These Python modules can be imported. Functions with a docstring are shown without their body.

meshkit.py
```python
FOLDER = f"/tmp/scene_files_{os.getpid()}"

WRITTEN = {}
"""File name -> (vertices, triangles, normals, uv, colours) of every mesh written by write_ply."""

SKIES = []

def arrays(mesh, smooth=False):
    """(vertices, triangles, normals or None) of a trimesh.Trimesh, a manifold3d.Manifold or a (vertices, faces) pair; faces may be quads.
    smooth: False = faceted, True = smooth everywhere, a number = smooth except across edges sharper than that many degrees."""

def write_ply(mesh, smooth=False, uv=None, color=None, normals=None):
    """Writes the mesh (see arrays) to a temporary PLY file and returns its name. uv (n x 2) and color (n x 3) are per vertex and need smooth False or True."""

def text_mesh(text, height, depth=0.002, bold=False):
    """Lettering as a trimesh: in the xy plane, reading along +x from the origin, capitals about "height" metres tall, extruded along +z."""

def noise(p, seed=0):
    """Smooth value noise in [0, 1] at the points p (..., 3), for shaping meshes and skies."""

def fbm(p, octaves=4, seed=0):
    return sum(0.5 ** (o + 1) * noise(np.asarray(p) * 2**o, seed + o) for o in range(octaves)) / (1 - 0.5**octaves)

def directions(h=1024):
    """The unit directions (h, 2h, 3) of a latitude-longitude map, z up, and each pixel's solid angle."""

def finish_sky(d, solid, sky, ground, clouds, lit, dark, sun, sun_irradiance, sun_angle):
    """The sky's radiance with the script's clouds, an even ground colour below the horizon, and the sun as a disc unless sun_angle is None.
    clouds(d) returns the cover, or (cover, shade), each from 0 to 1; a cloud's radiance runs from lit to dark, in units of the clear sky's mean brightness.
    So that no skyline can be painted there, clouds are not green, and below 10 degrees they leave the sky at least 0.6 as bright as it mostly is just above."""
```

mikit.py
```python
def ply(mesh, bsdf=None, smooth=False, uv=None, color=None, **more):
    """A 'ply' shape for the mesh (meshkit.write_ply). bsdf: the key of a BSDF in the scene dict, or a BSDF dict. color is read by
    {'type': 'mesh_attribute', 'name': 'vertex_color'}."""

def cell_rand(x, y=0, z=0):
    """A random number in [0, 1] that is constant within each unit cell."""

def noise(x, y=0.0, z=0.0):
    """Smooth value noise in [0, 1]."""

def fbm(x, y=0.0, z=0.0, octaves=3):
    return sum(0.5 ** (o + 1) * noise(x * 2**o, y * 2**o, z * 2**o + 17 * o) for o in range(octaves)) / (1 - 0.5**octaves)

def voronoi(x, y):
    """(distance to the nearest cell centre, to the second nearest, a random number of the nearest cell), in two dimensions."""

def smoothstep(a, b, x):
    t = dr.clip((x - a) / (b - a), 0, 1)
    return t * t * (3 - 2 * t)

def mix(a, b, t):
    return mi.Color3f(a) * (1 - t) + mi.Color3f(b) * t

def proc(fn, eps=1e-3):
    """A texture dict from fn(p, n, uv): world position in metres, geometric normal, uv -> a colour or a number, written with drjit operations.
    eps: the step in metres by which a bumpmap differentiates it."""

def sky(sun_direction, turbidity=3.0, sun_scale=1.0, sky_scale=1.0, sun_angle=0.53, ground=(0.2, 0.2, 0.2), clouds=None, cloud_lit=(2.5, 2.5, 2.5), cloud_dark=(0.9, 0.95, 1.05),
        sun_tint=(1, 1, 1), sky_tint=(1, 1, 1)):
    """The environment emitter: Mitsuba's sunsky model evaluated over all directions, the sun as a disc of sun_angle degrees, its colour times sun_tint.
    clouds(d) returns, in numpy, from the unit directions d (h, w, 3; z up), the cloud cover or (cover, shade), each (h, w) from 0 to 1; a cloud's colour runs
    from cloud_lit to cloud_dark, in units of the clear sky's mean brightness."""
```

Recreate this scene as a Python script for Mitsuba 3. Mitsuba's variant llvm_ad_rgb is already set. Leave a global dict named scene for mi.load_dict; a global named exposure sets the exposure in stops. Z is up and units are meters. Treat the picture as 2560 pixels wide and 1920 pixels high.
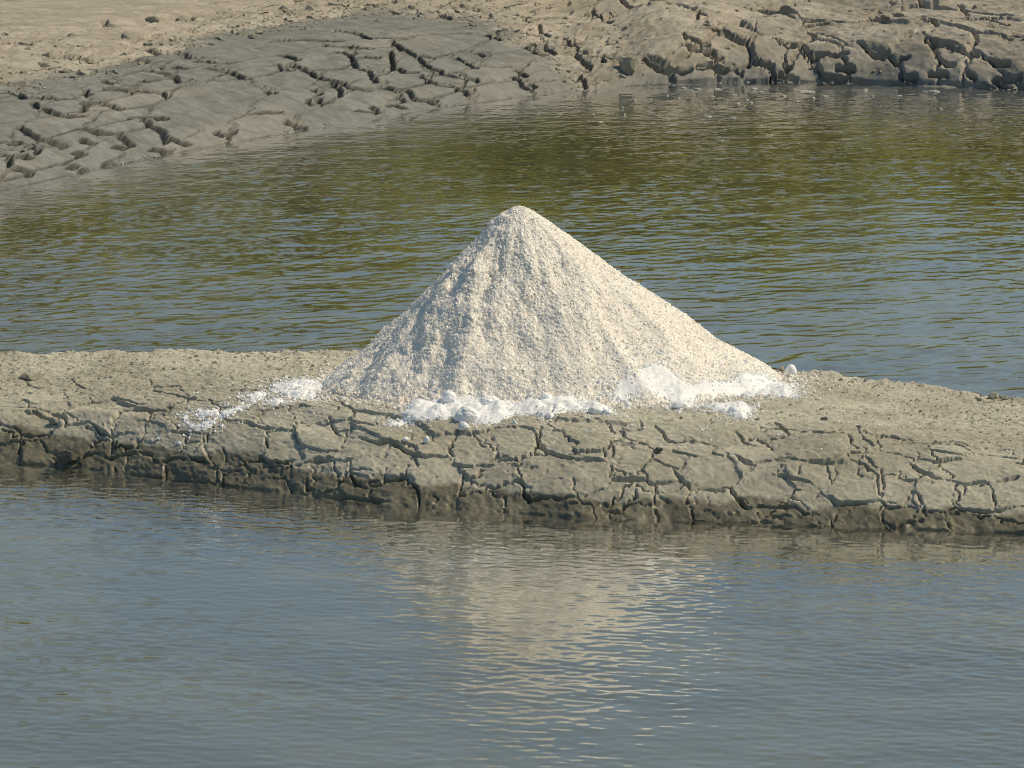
import math
import drjit as dr
import mitsuba as mi
import numpy as np
import trimesh
import shapely
from scipy import ndimage
from scipy.interpolate import PchipInterpolator, CubicSpline
import meshkit, mikit
from mikit import noise as tn, fbm as tf, voronoi, smoothstep as tss, mix

# ------------------------------------------------------------------ camera, sky, exposure
scene, labels = {}, {}
T = mi.ScalarTransform4f
CAM, PITCH = np.array([0.0, -14.0, 2.0]), math.radians(7.249)
AIM = np.array([0.0, math.cos(PITCH), -math.sin(PITCH)])
scene['camera'] = {'type': 'perspective', 'fov': 12.09, 'fov_axis': 'x', 'near_clip': 0.1, 'far_clip': 2000.0,
                   'to_world': T().look_at(origin=CAM.tolist(), target=(CAM + AIM).tolist(), up=[0, 0, 1])}
SUN_EL, SUN_AZ = math.radians(52), math.radians(4)          # azimuth counted from +x (right) towards +y (away)
SUN = [math.cos(SUN_EL) * math.cos(SUN_AZ), math.cos(SUN_EL) * math.sin(SUN_AZ), math.sin(SUN_EL)]
scene['sky'] = mikit.sky(SUN, turbidity=4.5, sky_tint=(0.92, 1.0, 0.91), sun_tint=(0.97, 1.0, 0.97))
exposure = 1.06

# ------------------------------------------------------------------ the lie of the land
DFX, DFY = [-14.000, -1.488, -1.277, -1.066, -0.857, -0.716, -0.516, -0.257, -0.035, 0.218, 0.465, 0.684, 0.865, 1.017, 1.167, 1.350, 14.000], [4.285, -0.095, -0.188, -0.336, -0.498, -0.613, -0.761, -0.930, -1.022, -1.144, -1.193, -1.233, -1.304, -1.328, -1.367, -1.406, -5.834]
DBX, DBY = [-14.000, -1.587, -1.230, -0.838, -0.492, -0.008, 0.483, 0.808, 1.021, 1.217, 1.479, 14.000], [5.223, 0.879, 0.906, 0.824, 0.759, 0.655, 0.544, 0.334, 0.215, 0.105, -0.155, -4.537]
SHX, SHY = [-30.000, -3.648, -2.448, -2.107, -1.721, -1.290, -0.816, -0.294, 0.417, 0.866, 1.769, 2.632, 3.209, 4.709, 30.000], [0.046, 7.126, 9.046, 10.228, 11.412, 12.581, 13.823, 14.983, 16.244, 16.734, 17.100, 16.734, 16.288, 15.388, 10.288]
PILEH = 0.522
def sstep(a, b, x):
    t = np.clip((np.asarray(x, float) - a) / (b - a), 0, 1)
    return t * t * (3 - 2 * t)

def n2(x, y, s, seed=0, octaves=3):
    """fbm in [-1, 1] with cells s metres wide"""
    x, y = np.broadcast_arrays(np.asarray(x, float), np.asarray(y, float))
    return 2 * meshkit.fbm(np.stack([x / s, y / s, np.full(x.shape, 0.5 + seed)], -1), octaves, seed) - 1

_X = [-6, -1.5, -0.75, 0, 0.75, 1.5, 6]
dyke_front = PchipInterpolator(DFX, DFY)                     # y of the near waterline
dyke_back = PchipInterpolator(DBX, DBY)                      # y of the far top edge
dyke_face = PchipInterpolator(_X, [.36, .36, .5, .62, .62, .58, .58])
dyke_hf = PchipInterpolator(_X, [.15, .15, .185, .208, .2, .17, .17])
dyke_hb = PchipInterpolator(_X, [.205, .205, .222, .232, .222, .195, .195])

def dyke_z(x, q):
    """height of the dyke at x, q metres behind its near waterline"""
    x, q = np.broadcast_arrays(np.asarray(x, float), np.asarray(q, float))
    w, hf, hb = dyke_face(x), dyke_hf(x), dyke_hb(x)
    qb = dyke_back(x) - dyke_front(x)
    s = np.clip(q / w, 0, 1)
    z = hf * (1 - (1 - s) ** 2.1)
    z = z + (hb - hf) * sstep(0.6 * w, qb, q)
    past = np.maximum(q - qb + 0.03, 0)
    z = z - 0.85 * (np.sqrt(past ** 2 + 0.05 ** 2) - 0.05)
    under = np.minimum(q, 0)
    z = z - 0.16 * (1 - np.exp(2.1 * (hf / w) * under / 0.16))
    return z

def ground_z(x, y):
    return dyke_z(x, np.asarray(y) - dyke_front(x))

shore = PchipInterpolator(SHX, SHY)                          # y of the far waterline

def bank_z(x, d):
    x, d = np.broadcast_arrays(np.asarray(x, float), np.asarray(d, float))
    k = sstep(0.3, 0.95, x)
    p, u = np.maximum(d, 0), np.minimum(d, 0)
    left = 0.37 * (1 - np.exp(-p / 2.3)) + 0.012 * p
    right = 0.25 * (1 - np.exp(-p / 0.30)) + 0.26 * (1 - np.exp(-p / 2.6))
    z = left * (1 - k) + right * k
    z = z - 0.16 * (1 - np.exp((0.05 + 0.12 * k) * u / 0.16))
    return z

PILE = np.array([0.02, 0.15])
_a = np.radians(np.arange(0, 361, 45))
pile_r = CubicSpline(_a, [.76, .62, .5, .49, .555, .58, .57, .67, .76], bc_type='periodic')
PILE_Z, PILE_H = 0.205, PILEH

def pile_z(x, y):
    """smooth height of the salt heap (far below ground outside it)"""
    x, y = np.broadcast_arrays(np.asarray(x, float) - PILE[0], np.asarray(y, float) - PILE[1])
    r, a = np.hypot(x, y), np.arctan2(y, x) % (2 * np.pi)
    u = r / pile_r(a)
    e = 0.035
    prof = 1 - (np.sqrt(u * u + e * e) - e) / (math.sqrt(1 + e * e) - e)
    flare = 0.035 * np.exp(-((u - 1.0) / 0.13) ** 2)
    return PILE_Z + PILE_H * prof + flare * PILE_H

# ------------------------------------------------------------------ helpers
_count = {}

def numbered(name):
    k = _count.get(name, -1) + 1
    _count[name] = k
    return name if k == 0 else '%s_%03d' % (name, k)

def put(key, shape, label=None, category=None, group=None, kind=None):
    scene[key] = shape
    d = {k: v for k, v in (('label', label), ('category', category), ('group', group), ('kind', kind)) if v}
    if d:
        labels[key] = d
    return key

def vnormals(v, f):
    n = np.zeros_like(v)
    c = np.cross(v[f[:, 1]] - v[f[:, 0]], v[f[:, 2]] - v[f[:, 0]])
    for k in range(3):
        np.add.at(n, f[:, k], c)
    return n / np.maximum(np.linalg.norm(n, axis=1, keepdims=True), 1e-20)

def shape_of(v, f, bsdf, n=None, uv=None):
    path = meshkit.write_ply((v, f), False, uv, None, normals=n)
    return {'type': 'ply', 'filename': path, 'face_normals': n is None, 'bsdf': {'type': 'ref', 'id': bsdf}}

def part_of(v, f, n, uv, faces):
    """the vertices and triangles that these faces use"""
    g = f[faces]
    used, inv = np.unique(g, return_inverse=True)
    return v[used], inv.reshape(g.shape), n[used], None if uv is None else uv[used]

def grid_faces(ny, nx):
    i = np.arange(ny * nx).reshape(ny, nx)
    a, b, c, d = i[:-1, :-1].ravel(), i[:-1, 1:].ravel(), i[1:, 1:].ravel(), i[1:, :-1].ravel()
    return np.stack([np.stack([a, b, c], 1), np.stack([a, c, d], 1)], 1).reshape(-1, 3)

def spread(lo, hi, step, out_lo, out_hi, growth=1.25):
    """coordinates: even steps from lo to hi, growing steps beyond"""
    mid = list(np.arange(lo, hi + step / 2, step))
    for sign in (-1, 1):
        s = step
        while (mid[0] > out_lo) if sign < 0 else (mid[-1] < out_hi):
            s *= growth
            if sign < 0:
                mid.insert(0, mid[0] - s)
            else:
                mid.append(mid[-1] + s)
    return np.array(mid)

def crack_fields(text, X, Q, ux, uq, wscale, reach, warp, stretch, thin, ends=.12):
    """For every grid point: the distance to the nearest crack wall, that crack's width, and how far the plate above lifts there.
    X, Q the warped coordinates of the points; ux, uq the plain grid axes."""
    gap = np.full(X.shape, 9.0)
    wid = np.zeros(X.shape)
    lip = np.zeros(X.shape)
    for line in text.split('\n'):
        w, pts = line.split(':')
        w = float(w) * wscale
        p = np.array([[float(c) for c in q.split(',')] for q in pts.split()]) / 1000
        seg = np.linalg.norm(np.diff(p, axis=0), axis=1)
        along = np.concatenate([[0], np.cumsum(seg)])
        for k in range(len(p) - 1):
            a, b = p[k], p[k + 1]
            r = reach + warp
            i0, i1 = np.searchsorted(ux, [min(a[0], b[0]) - r, max(a[0], b[0]) + r])
            j0, j1 = np.searchsorted(uq, [min(a[1], b[1]) - r, max(a[1], b[1]) + r])
            if i1 <= i0 or j1 <= j0:
                continue
            sl = (slice(j0, j1), slice(i0, i1))
            dx, dq = X[sl] - a[0], Q[sl] - a[1]
            ab = b - a
            L = max(float(ab @ ab), 1e-9)
            t = np.clip((dx * ab[0] + dq * ab[1]) / L, 0, 1)
            ex, eq = dx - t * ab[0], dq - t * ab[1]
            u = (along[k] + t * seg[k]) / max(along[-1], 1e-6)
            wl = w * (ends + (1 - ends) * np.sqrt(np.maximum(np.sin(np.pi * np.clip(u, 0.0, 1.0)), 0)))
            wl = np.maximum(wl, thin)
            g = np.hypot(ex, eq * stretch) - wl / 2
            better = g < gap[sl]
            level = abs(ab[0]) / math.sqrt(L)
            side = np.where(eq > 0, 1.0, -0.5) * level
            gap[sl] = np.where(better, g, gap[sl])
            wid[sl] = np.where(better, wl, wid[sl])
            lip[sl] = np.where(better, side * wl * np.exp(-np.maximum(g, 0) / 0.045), lip[sl])
    return gap, wid, lip

def cells(gap, cell, low, size, px, pq, apart):
    """Labels of the plates between the cracks: every seed lies as far from the cracks as it can; px, pq: warped coordinates of the points."""
    d = ndimage.gaussian_filter(ndimage.distance_transform_edt(gap > .0005, cell), 1.5)
    yy, xx = np.mgrid[-size:size + 1, -size:size + 1]
    peak = np.argwhere((d == ndimage.maximum_filter(d, footprint=yy ** 2 + xx ** 2 <= size ** 2)) & (d > low))
    peak = peak[np.argsort(-d[tuple(peak.T)], kind='stable')]
    kept = []
    for a, b in peak:
        s = np.array([px[a, b], pq[a, b], d[a, b]])
        if all(np.hypot(*(s - t)[:2]) > apart + .6 * t[2] for t in kept):
            kept.append(s)
    best, lab = np.full(gap.shape, 1e9), np.zeros(gap.shape, int)
    for k, (x, q, r) in enumerate(kept):
        e = np.hypot(px - x, pq - q) - r
        lab = np.where(e < best, k + 1, lab)
        best = np.minimum(best, e)
    return lab, len(kept)

def tilts(lab, U, W, seed, amount, most):
    """every plate leans its own way: a height offset per point"""
    r = np.random.default_rng(seed)
    n = np.maximum(np.bincount(lab.ravel()), 1)
    cu, cw = np.bincount(lab.ravel(), U.ravel()) / n, np.bincount(lab.ravel(), W.ravel()) / n
    a, b = r.normal(0, amount, (2, len(n)))
    return np.where(lab > 0, np.clip(a[lab] * (U - cu[lab]) + b[lab] * (W - cw[lab]), -most, most), 0)

def seams(lab, cell):
    e = np.zeros(lab.shape, bool)
    e[:, 1:] |= lab[:, 1:] != lab[:, :-1]
    e[1:] |= lab[1:] != lab[:-1]
    return ndimage.distance_transform_edt(~e, cell)

# ------------------------------------------------------------------ where the cracks and the salt lie, in millimetres on the ground
DYKE_CRACKS = """30:-1435,203 -1418,195 -1402,206 -1382,184 -1364,181
40:-1353,215 -1331,211 -1313,186 -1305,152 -1309,136
14:-1307,137 -1283,149 -1256,159 -1228,168
35:-1224,165 -1208,144 -1199,127 -1182,128 -1163,121 -1155,108
14:-1160,152 -1155,108 -1154,78 -1164,48
10:-1153,122 -1132,133 -1108,140
14:-1500,126 -1478,121 -1457,122 -1439,119 -1435,101 -1409,96 -1377,96 -1357,107
16:-1377,96 -1366,71 -1352,50 -1334,42 -1316,41
14:-1493,58 -1466,65 -1439,78 -1434,96
8:-1439,78 -1436,35
20:-1136,264 -1115,273 -1087,284 -1065,276 -1053,261 -1036,273 -1008,279 -989,301
22:-1053,261 -1049,232 -1051,212
16:-1059,201 -1031,197 -1006,193 -999,180
14:-983,166 -951,167 -920,170 -889,178
14:-882,185 -882,153 -892,118 -905,97
12:-856,219 -858,184
18:-1162,364 -1136,351 -1116,326 -1093,320
10:-1340,419 -1313,354 -1295,393 -1271,406
16:-1329,604 -1315,575 -1291,507 -1279,493 -1251,465
14:-1467,550 -1451,501 -1417,470
16:-1447,388 -1429,385
20:-1461,265 -1445,287 -1426,269 -1433,221
18:-1248,359 -1235,327
8:-1314,252 -1285,285 -1255,317 -1235,327 -1201,354
14:-1059,613 -1048,571 -1020,588 -986,618 -970,538 -950,466
30:-968,460 -948,429 -945,361
18:-947,421 -926,427 -903,451
10:-1090,683 -1062,566 -1058,512 -1017,496 -967,450
8:-884,432 -863,383 -849,381
10:-821,612 -789,617 -750,641
10:-791,525 -785,421
10:-837,358 -807,377
30:-764,281 -752,267 -729,254
22:-1242,37 -1221,45 -1204,53
18:-1175,48 -1160,41 -1140,49
12:-1071,78 -1054,80 -1036,80 -1029,58 -1016,45
18:-1016,45 -989,56 -965,69 -928,77
28:-917,79 -899,68 -876,76 -851,67
10:-850,51 -826,50 -798,49 -764,60
12:-820,134 -815,112 -812,90
14:-777,105 -762,86 -748,67 -720,64
10:-1099,19 -1078,20
20:-1148,17 -1136,6
14:-832,47 -838,23 -830,4
8:-740,56 -759,16
12:-1164,40 -1126,53 -1085,75
24:-729,254 -708,246 -681,252
25:-698,205 -692,153
28:-646,442 -631,415 -608,440 -574,437
16:-629,377 -620,332
10:-722,371 -685,393 -646,442
22:-621,279 -616,246 -604,201 -583,167
14:-580,173 -549,160 -522,162 -489,171
12:-517,469 -496,447 -504,390
28:-522,385 -515,325 -500,270 -485,247
10:-493,278 -467,287 -451,301
14:-448,325 -428,314 -401,324 -378,329 -369,377 -354,440
8:-588,301 -529,342
38:-426,250 -405,238 -379,223 -356,232 -340,239 -320,227 -296,206 -277,189 -254,180 -222,189 -183,201
24:-149,348 -162,290 -174,239 -167,217 -163,174
14:-282,314 -285,266
16:-114,338 -97,297 -78,261
14:-62,326 -54,296
8:-39,265 -42,229 -33,203
20:-163,169 -141,159 -109,157
14:-99,163 -77,166 -55,172
16:-40,183 -23,190 0,191
20:-704,113 -691,101 -661,101 -627,105 -614,118
22:-617,113 -621,78
12:-703,76 -677,84 -643,89
20:-597,99 -570,112 -548,124 -521,124 -495,126
10:-498,126 -494,97 -483,77
12:-488,131 -468,130 -445,131 -443,105
26:-444,104 -443,74 -436,46 -419,43 -396,36
8:-441,96 -402,104
14:-406,43 -387,62 -371,70
14:-387,45 -358,59 -352,71
14:-353,127 -352,96 -350,78
30:-350,77 -329,83 -310,90 -288,96
12:-289,140 -291,104 -287,78
20:-287,76 -268,64 -258,41 -249,14 -247,0
18:-134,138 -140,92 -146,46
14:-146,46 -121,40 -108,52 -83,63 -64,81
18:-64,81 -42,79 -23,92 0,98
8:-357,164 -348,179
8:-668,45 -638,51 -627,29 -613,6
24:-575,52 -573,14 -560,20
10:-530,4 -507,15 -485,29
8:-549,68 -530,96
14:-20,52 -19,21 -26,1
10:-219,36 -203,23 -212,6
12:0,390 13,389 29,401 55,389
34:56,380 67,321 77,282 95,254 121,239 143,228 171,226
22:171,224 203,230 228,231 256,231
26:274,366 275,307 272,262 259,231
22:262,219 271,194 267,167 265,144
26:258,513 270,467 279,427 282,400
12:308,440 327,432 346,444 359,451 360,491 355,529
8:129,511 152,498 194,502 239,524
14:106,386 141,384 142,341
28:401,467 416,422 427,378 449,368
18:449,364 478,371 509,366 541,365 559,350
22:559,346 551,306 544,285 556,270 574,263
24:347,341 366,335 378,315 387,287
26:387,287 402,282
8:286,321 318,327 344,333
24:388,237 407,220 425,207 447,200
22:434,194 449,173 464,148 479,135 478,99 474,86
10:390,236 366,226 350,198 352,178 366,164 364,134
26:270,141 301,141 326,139 361,141
14:364,134 388,126 391,104 400,79 421,63
8:390,130 420,141 461,146
8:482,119 525,124 556,124 585,135
30:591,145 596,108 607,83 622,62 640,54
18:640,57 662,63 687,63
14:643,51 657,31 666,13 685,13
26:617,456 631,417 638,358 663,352
28:615,266 629,236 654,227
12:651,221 643,193 630,179
10:654,238 696,248
10:437,297 465,281 505,252
12:165,145 173,119 168,92 175,63 184,48
12:264,130 254,103 225,88 194,65
14:44,47 78,54 107,61 132,54 169,65
34:0,104 19,105 35,87 31,65 44,48
16:156,32 188,44 215,44
14:215,42 218,19 223,0
22:265,29 290,30 299,46 312,63 331,76 332,102
12:299,46 331,55 374,49
14:386,34 387,0
18:550,598 551,517
20:46,165 54,172
18:0,171 19,172 32,181
10:474,86 474,67
34:733,572 747,517 760,461 753,428
10:703,399 723,408 748,427
10:762,440 801,484 849,506
14:696,244 721,257 753,271
14:755,262 779,252 813,259 850,269 883,289 913,323 945,335
10:828,470 846,447 873,438 902,448
20:920,436 927,389 940,358
16:956,368 966,330
26:959,311 969,281 976,244
22:990,233 994,194 996,157 992,125
10:978,372 1005,350 1029,346 1057,339
10:943,537 960,423 983,389
14:1065,446 1060,429
10:726,228 721,189
16:720,184 748,180 772,177 799,165 818,141
18:821,135 810,103
18:824,131 841,115 855,93 870,81 901,86 941,93 981,100
14:981,100 996,91 996,75 1022,81 1051,97 1059,123
12:994,74 985,48 984,27 1003,16 1017,5
6:1020,6 1048,22 1091,35
20:1068,143 1084,129 1091,106 1092,79 1102,50
10:1103,65 1127,62 1160,64
14:1163,62 1184,71
34:1076,287 1094,264 1113,241 1133,219 1154,210
22:1166,215 1190,208 1213,198 1242,207 1266,212
14:1266,209 1283,193 1286,177
22:1284,177 1283,140 1282,101 1278,78
22:1175,102 1186,84 1216,84 1242,78 1278,75 1312,84 1338,99 1359,98
16:1211,193 1206,149
14:1284,200 1316,222 1341,234 1360,243
26:1335,231 1361,249
10:1125,196 1121,179
10:1043,233 1034,202 1049,196 1077,201
8:932,259 934,223 945,207
14:853,257 858,222 855,173
8:782,247 774,195
14:1118,376 1146,374 1173,366 1222,365 1256,404
10:1202,462 1233,452 1256,404
10:1073,426 1101,434 1154,438 1185,440
8:1290,401 1323,397 1362,385
26:1383,383 1376,338 1360,336
14:1368,490 1361,419
18:1095,312 1101,360
18:687,63 718,65 754,73
14:760,67 774,48 798,53
14:847,50 848,23 856,4
12:697,25 716,34 738,40
10:1148,32 1167,1
12:1178,138 1177,108
14:1246,1364 1271,1350 1303,1338
38:1339,1304 1348,1226 1379,1200
8:1033,1458 1079,1434 1112,1442 1155,1429 1178,1393"""
BANK_CRACKS = """22:-2570,4824 -2512,4702 -2439,4452 -2380,4215
20:-2148,4393 -2064,3976 -2000,3821 -1942,3683 -1882,3418 -1814,3220
20:-1844,3147 -1781,3016 -1709,2852 -1641,2781
12:-1641,2781 -1579,2838 -1525,2854
14:-2182,3809 -2088,3469
12:-2293,3960 -2215,3852
18:-1950,3050 -1883,2833 -1822,2740
16:-1767,2656 -1703,2514 -1634,2271 -1575,2005 -1522,1869
10:-2082,3016 -1998,2849 -1938,2651
8:-2067,2596 -2014,2410 -1947,2430
24:-1920,2520 -1869,2197 -1822,2230
24:-2251,2907 -2209,2692 -2186,2800
22:-2211,2499 -2141,2304 -2069,2122
10:-2071,2147 -1999,1979 -1942,1896 -1895,1707
18:-2679,2993 -2617,2850 -2555,2636
10:-2528,2673 -2465,2574 -2396,2434 -2319,2286
26:-2513,2423 -2457,2145
14:-2457,2145 -2404,1956 -2348,1763 -2284,1621 -2230,1548
20:-2271,2113 -2247,1710
12:-2270,2093 -2214,1949
8:-2181,1872 -2142,1708 -2080,1488
34:-2502,1618 -2456,1397 -2393,1130 -2332,957
10:-2332,957 -2283,803 -2253,687
8:-2547,1194 -2496,1143 -2442,1045
12:-2219,1166 -2172,996 -2135,857 -2082,759 -2042,729 -2007,560 -1972,379
20:-2209,809 -2178,680 -2146,606
12:-2052,441 -1998,345
12:-1885,226 -1830,134 -1806,63
10:-2022,1195 -1981,1181 -1895,1091 -1858,981
10:-1972,1100 -1922,864 -1864,643 -1833,455 -1818,278
14:-2514,795 -2475,720 -2454,488
10:-2453,675 -2413,676 -2370,575
10:-2423,402 -2377,315 -2346,184
10:-2401,927 -2356,676
8:-1815,407 -1756,254 -1709,157
8:-1599,366 -1548,214 -1516,213 -1508,285
8:-2211,506 -2168,382
14:-2073,109 -2054,35
14:-2200,211 -2177,126
14:-2156,63 -2130,-50
14:-2307,2589 -2272,2338
20:-2529,7075 -2465,6677 -2412,6679
16:-2865,5941 -2824,5926 -2779,5785
16:-2628,4120 -2575,3988 -2537,3965
20:-2725,3469 -2646,3265 -2597,3342
20:-1141,3775 -1068,3597 -1019,3522 -975,3429 -881,2994
8:-870,3082 -761,2881 -675,2785
14:-1475,3685 -1403,3616 -1314,3485 -1206,3366 -1061,3161
12:-1166,3143 -1141,2980 -1016,2782 -944,2574 -873,2431
14:-1392,2326 -1347,2117 -1293,1980
10:-1403,2867 -1338,2636 -1284,2374
14:-1302,2216 -1231,1956 -1187,1791 -1156,1595 -1100,1427 -1059,1302 -1005,1186 -964,1053
8:-1058,1263 -1011,985 -985,745
8:-964,1053 -883,883 -836,792
12:-1084,2627 -1025,2411 -984,2144 -964,1922
14:-974,2033 -946,1755 -909,1579 -875,1525 -835,1250 -804,1060
8:-1049,1771 -1010,1727 -975,1860
8:-961,2040 -903,2057 -820,1918
18:-763,2227 -745,1892 -729,1633 -727,1407
10:-727,1407 -770,1272 -809,1248
18:-766,2792 -717,2460 -661,2120 -600,1804 -546,1518
12:-546,1470 -508,1261 -451,1153 -393,970 -322,803 -265,689 -222,624
8:-587,1839 -501,1689 -431,1704 -389,1793
8:-708,1432 -657,1259 -575,1188
10:-559,1093 -501,816 -444,647 -360,558
8:-760,854 -711,708 -645,670
10:-631,628 -593,369 -538,283 -498,254 -457,154
8:-727,296 -688,265 -634,139
8:-817,333 -774,133
10:-897,286 -839,213 -780,95
14:-1261,298 -1210,171 -1152,16
10:-1425,669 -1366,615 -1300,542
12:-1403,1341 -1350,1186
14:-1149,1078 -1106,893
10:-1115,794 -1093,674 -1042,611
8:-1181,788 -1132,596
8:-358,1594 -284,1262 -225,1050
12:-206,2573 -145,2392 -69,2153
8:-237,1693 -170,1450
14:-265,710 -230,669 -215,585
8:-686,452 -631,331
8:-333,522 -254,274
24:-495,4245 -446,3922 -405,3670
18:-1335,4353 -1284,4229
20:-1270,6151 -1185,5945 -1113,5708
24:746,2927 809,2505 881,2474 926,2074 1023,2117 1152,2340 1233,2143 1295,1880
20:16,3438 63,3310 118,3185
14:179,2701 193,2307 237,2036
20:213,1885 218,1469 277,1247
12:75,1664 149,1370 224,1252
34:329,1916 372,1542 423,1301 405,1148
14:405,1103 460,706 509,470
26:573,641 599,407
14:537,3146 562,2663 627,2282 697,2178
10:578,2211 660,1952
16:1250,1522 1215,1037
14:1228,763 1305,753 1382,746
22:1388,708 1444,573 1502,515
12:1408,982 1480,1024 1539,968
26:1108,636 1127,518 1193,439 1275,393
16:1107,383 1196,324 1287,310
18:1303,317 1322,235 1368,233
10:1007,131 1090,114 1151,119
10:1189,142 1295,130 1362,101 1454,107
8:1445,74 1481,38
16:1563,178 1607,155 1653,139
12:1554,483 1600,622 1679,651
10:15,854 94,580
10:0,634 51,529 57,354 108,197
8:108,393 151,255
16:418,388 453,230 473,91
44:835,294 881,215 933,170 1000,131
24:1822,1528 1823,1201 1886,1089 2000,1217 2110,1297
10:1740,1822 1860,1862 1953,1996 2026,2175
30:1717,651 1754,480 1780,412 1848,423
12:1848,423 1973,513
22:1892,412 1916,303 1947,200
20:1958,254 2032,268 2096,237 2169,250
26:2409,1634 2430,1302 2468,1221
16:2500,1967 2546,1785 2606,1688 2652,1424
16:2239,435 2271,373
20:2283,338 2322,274 2385,255
12:2415,281 2459,189 2497,230 2542,259
20:3039,2605 3046,2172 3031,1661
18:3137,1813 3139,1597 3192,1410 3224,1297
20:2689,1434 2733,1253 2772,940
16:2787,2583 2765,2216
22:2673,586 2665,479 2718,438
18:2794,427 2825,388
16:2850,355 2903,323 2970,313
12:2958,813 3049,756
22:3138,742 3183,629
22:3021,275 3050,219 3139,227
30:2004,46 2062,32 2104,16 2148,27
24:2095,113 2139,108 2196,101
26:2472,82 2513,50 2576,52
20:2662,75 2717,59 2772,54
22:2729,219 2772,149 2821,163
24:2891,95 2936,62
28:3024,68 3068,28 3126,-4 3155,-127
20:3039,79 3127,93 3197,113
8:1652,119 1682,108 1670,20
8:1723,44 1827,28
10:1751,151 1803,144"""
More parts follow.
